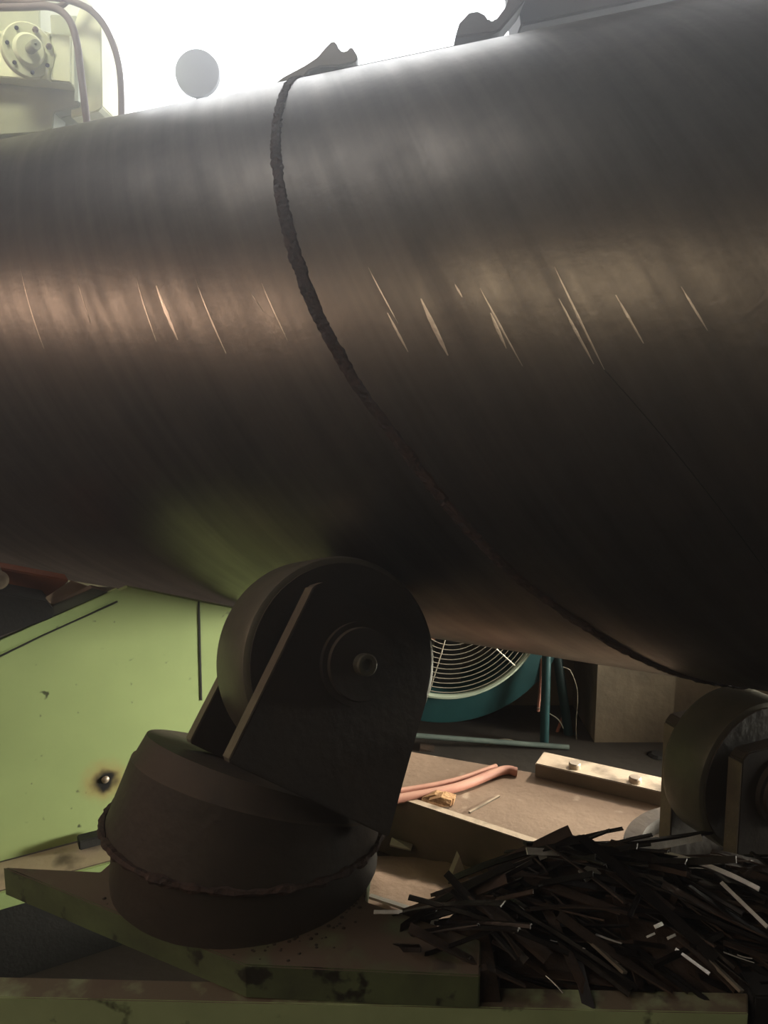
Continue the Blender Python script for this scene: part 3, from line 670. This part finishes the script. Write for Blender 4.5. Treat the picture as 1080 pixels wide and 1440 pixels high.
gpan([(-120, 960), (180, 826), (330, 856), (420, 940), (420, 1100), (-120, 1243)], .02, panel_mat(), 'side_panel')
# top flange, pale strip with a drip line below it
gpan([(-120, 952), (-120, 985), (0, 918), (100, 872), (172, 838), (165, 828)], .012, 'green', 'top_flange', off=.006, bevel=.001)
gpan([(-60, 951), (0, 922), (60, 893), (120, 866), (165, 845), (166, 847), (120, 868), (60, 895), (0, 924.5), (-60, 953)], .004, 'black', 'flange_joint', off=.0075)
gpan([(278.5, 846), (281, 846), (284.5, 985), (282, 985)], .004, 'black', 'panel_joint', off=.0015)
bm = B(); p = gp(148, 1096); add_lathe(bm, p-gn*.002, gn, [(0, .008), (.004, .008), (.007, .005), (.008, .001)], 12); o = obj('bolt_head', bm, 'bolt', bed, smooth=True); o['label'] = 'bolt head in a burnt black patch'
# ledge along the foot of the panel, dust on top, green lip
bm = B(); l0 = ga-gd*.35; l1 = gb+gd*.45
add_prism(bm, [l0+gn*.003-Z_*.035, l0+gn*.10-Z_*.035, l0+gn*.10, l0+gn*.003], l1-l0); obj('ledge', bm, 'bar', bed)
bm = B(); add_prism(bm, [l0+gn*.101-Z_*.035, l0+gn*.108-Z_*.035, l0+gn*.108-Z_*.002, l0+gn*.101-Z_*.002], l1-l0); obj('ledge_lip', bm, 'green', bed)
bm = B(); add_prism(bm, [l0+gn*.005-Z_*.198, l0+gn*.095-Z_*.198, l0+gn*.095-Z_*.036, l0+gn*.005-Z_*.036], l1-l0); obj('recess_shade_block', bm, 'black', bed)  # black block added to paint the dark recess under the ledge
bm = B(); p = at_z(128, 1183, -.94); add_box(bm, p+Z_*.004, gd, gn, Z_, .05, .03, .02); obj('lug', bm, 'black', bed, bevel=.002)
# things on top of the bed at the far left
tp = gp(70, 868)
bm = B(); add_prism(bm, [gp(-60, 822, .03), gp(66, 846, .03), gp(76, 858, .03), gp(76, 868, .03), gp(0, 895, .03), gp(-60, 925, .03)], -gn*.10)
tag(obj('steel_block', bm, 'black', bevel=.003), 'black steel block resting on the green machine at the left picture edge', 'steel block')
bm = B(); add_prism(bm, [gp(-60, 790, -.08), gp(0, 798, -.08), gp(98, 816, -.08), gp(70, 842, -.08), gp(-60, 835, -.08)], -gn*.06)
tag(obj('rusty_plate', bm, 'motor', bevel=.003), 'rusty brown plate tucked between the black block and the pipe', 'steel plate')
bm = B(); add_prism(bm, [gp(55, 846, .0), gp(76, 849, .0), gp(130, 826, -.03), gp(100, 816, -.03)], -Z_*.02)
tag(obj('dusty_shim', bm, 'dustplate'), 'pinkish dust covered shim plate beside the black block', 'steel plate')
bm = B(); add_prism(bm, [gp(74, 852, .004), gp(76, 868, .004), gp(152, 832, .004), gp(130, 827, .004)], -gn*.03)
tag(obj('flat_bar', bm, 'green_dust', bevel=.001), 'grey-green flat bar lying along the top flange', 'steel bar')
bm = B(); p = gp(-2, 816, .05); add_lathe(bm, p-gn*.12, gn, [(0, .010), (.10, .010), (.104, .015), (.12, .018), (.13, .012), (.133, .003)], 20)
obj('knob', bm, 'bolt', bed, smooth=True)

# ------------------------------------------------------------------ gear machine, upper left
MY = 2.75
def my(px, py, dy=0): return at_y(px, py, MY+dy)
mach = thing('drive_unit', Vector((my(60, 150).x, MY, 0)), 'pale green drive unit with a round bolted flange, upper left', 'machine')
def mpoly(name, pts, y0, th, m, parent=None, **k):
    bm = B(); add_prism(bm, [my(x, y, y0) for x, y in pts], Y_*th); return obj(name, bm, m, parent or mach, **k)
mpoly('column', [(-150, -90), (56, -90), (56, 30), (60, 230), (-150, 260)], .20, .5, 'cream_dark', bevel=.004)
mpoly('end_panel', [(112, 10), (134, 22), (142, 30), (144, 150), (138, 156), (100, 166), (96, 60)], .10, .18, 'cream', bevel=.003)
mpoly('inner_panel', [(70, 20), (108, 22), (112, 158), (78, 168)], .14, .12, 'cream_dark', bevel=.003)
mpoly('gearbox', [(-150, 60), (28, 40), (68, 46), (100, 50), (100, 118), (68, 114), (20, 110), (-150, 92)], .02, .18, 'cream', bevel=.003)
mpoly('cover_plate', [(71, 47), (98, 50), (98, 115), (71, 112)], .012, .01, 'cream', bevel=.001)
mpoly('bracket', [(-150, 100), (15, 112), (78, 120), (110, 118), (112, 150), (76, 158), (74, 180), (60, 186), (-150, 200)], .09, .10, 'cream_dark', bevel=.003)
mpoly('slot_bar', [(104, 70), (109, 70), (110, 142), (105, 142)], .0, .02, 'rim')
c0 = my(38, 72, -.02); sc = (my(138, 72).x-my(38, 72).x)/100
fw_ = Vector((.75, -1, -.15)).normalized()
bm = B(); add_lathe(bm, c0-fw_*.004, fw_, [(0, 35*sc), (.022, 35*sc), (.026, 33.5*sc), (.026, 20*sc)], 64)
fl_ = obj('flange', bm, 'cream', mach, smooth=True)
bm = B(); add_prism(bm, [my(40, 40, -.004), my(68, 45, -.004), my(68, 112, -.004), my(38, 106, -.004)], Y_*.03); obj('flange_block', bm, 'cream', mach, bevel=.002)
bm = B(); add_lathe(bm, c0+fw_*.018, fw_, [(0, 22*sc), (.016, 20*sc), (.020, 18*sc), (.020, 8*sc)], 48); obj('flange_boss', bm, 'cream', fl_, smooth=True)
bm = B(); add_lathe(bm, c0+fw_*.03, fw_, [(0, 7*sc), (.075, 7*sc), (.078, 6*sc), (.078, 2*sc), (.07, 1.5*sc)], 24); obj('shaft', bm, 'cream_dark', fl_, smooth=True)
a, b_, _ = frame_of(fw_)
for k in range(7):
    t = 2*math.pi*k/7+.35; p = c0+fw_*.022+(a*math.cos(t)+b_*math.sin(t))*28*sc; bm = B()
    if k in (1, 0): add_lathe(bm, p, fw_, [(0, 4*sc), (.012, 4*sc), (.014, 2.5*sc)], 6); obj('bolt_head', bm, 'hose', fl_)
    else: add_lathe(bm, p, fw_, [(0, 2.6*sc), (.0055, 2.6*sc)], 12); obj('bolt_hole', bm, 'black', fl_)
def hose(pts, r, label, m='hose'):
    bm = B(); add_tube(bm, smooth_path([my(*p) for p in pts]), r, 12); return tag(obj('hose', bm, m, smooth=True), label, 'hose')
hose([(-60, 12, -.05), (30, 10, -.05), (72, 10, -.06), (96, 26, -.08), (108, 60, -.09), (114, 105, -.09), (122, 170, -.09), (128, 230, -.09)], 4.8*sc, 'thick brown hose arching down in front of the drive unit')
hose([(40, -6, .02), (85, -2, .02), (112, 6, .02), (132, 18, .02), (150, 42, .02), (164, 78, .02), (170, 120, .02), (171, 200, .02)], 4.6*sc, 'thick brown hose curving down to the right of the drive unit')
hose([(-60, -4, -.02), (20, 2, -.02), (50, 3, -.02), (86, 8, .02), (110, -20, .03)], 4.0*sc, 'brown hose running along the top of the drive unit')

# ------------------------------------------------------------------ things on and behind the top of the pipe
by = 3.1; bc = at_y(277, 102, by); s_ = (at_y(377, 102, by).x-bc.x)/100
cap = thing('round_disc', Vector((bc.x, by+.05, 0)), 'round grey disc on a post rising behind the pipe against the bright window', 'disc')
bm = B(); add_lathe(bm, bc+Y_*.05, -Y_, [(0, 20*s_), (.012, 29*s_), (.03, 32*s_), (.05, 31*s_), (.062, 24*s_), (.066, 8*s_)], 48); obj('disc_head', bm, 'haze_grey', cap, smooth=True)
bm = B(); add_tube(bm, [bc-Z_*25*s_+Y_*.03, Vector((bc.x, by+.03, 0))], .014, 12); obj('post', bm, 'haze_grey', cap, smooth=True)
def sil(name, pts, y, th, m, label, cat, **k):
    bm = B(); add_prism(bm, [at_y(px, py, y) for px, py in pts], Y_*th); return tag(obj(name, bm, m, **k), label, cat)
def on_crest(px, dy=0): return 1.66
sil('hooked_bracket', [(372, 128), (398, 108), (428, 92), (446, 80), (458, 66), (468, 56), (474, 62), (477, 70), (486, 73), (494, 64), (499, 72), (504, 80), (499, 88), (478, 93), (450, 94), (434, 100), (426, 110), (420, 124), (410, 140), (378, 146)], 1.78, .07, 'frame',  # pale frame paint puts the window glare into the bracket's colour
    'small hooked bracket leaning over the top of the pipe against the glare', 'bracket', bevel=.003)
sil('clamp_head', [(640, 52), (646, 32), (660, 17), (672, 15), (682, 20), (688, 29), (697, 28), (712, 8), (722, -30), (750, -30), (736, 4), (718, 26), (704, 42), (694, 47), (668, 50)], 1.70, .08, 'haze_grey',
    'dark clamp head on a bent arm above the pipe', 'clamp', bevel=.004)
sil('overhead_beam', [(733, 36), (722, -60), (760, -220), (1090, -220), (990, -22), (905, 0)], 1.78, .14, 'haze_grey',
    'heavy grey machine beam hanging over the pipe at the top edge', 'beam', bevel=.004)

# ------------------------------------------------------------------ dusty air in the hall
bm = B(); abox(bm, XL+.02, XR-.02, YF+.02, YB-.02, .83, ZC-.02)
hz = bpy.data.materials.new('dusty_air'); hz.use_nodes = True
nt = hz.node_tree; nt.nodes.remove(nt.nodes['Principled BSDF']); vs = nt.nodes.new('ShaderNodeVolumeScatter')
vs.inputs['Color'].default_value = (.95, .96, 1, 1); vs.inputs['Density'].default_value = .15; vs.inputs['Anisotropy'].default_value = .72
nt.links.new(vs.outputs[0], nt.nodes['Material Output'].inputs['Volume'])
hzo = obj('dusty_air', bm, hz, kind='stuff'); tag(hzo, 'faint dusty haze filling the workshop air', 'haze')
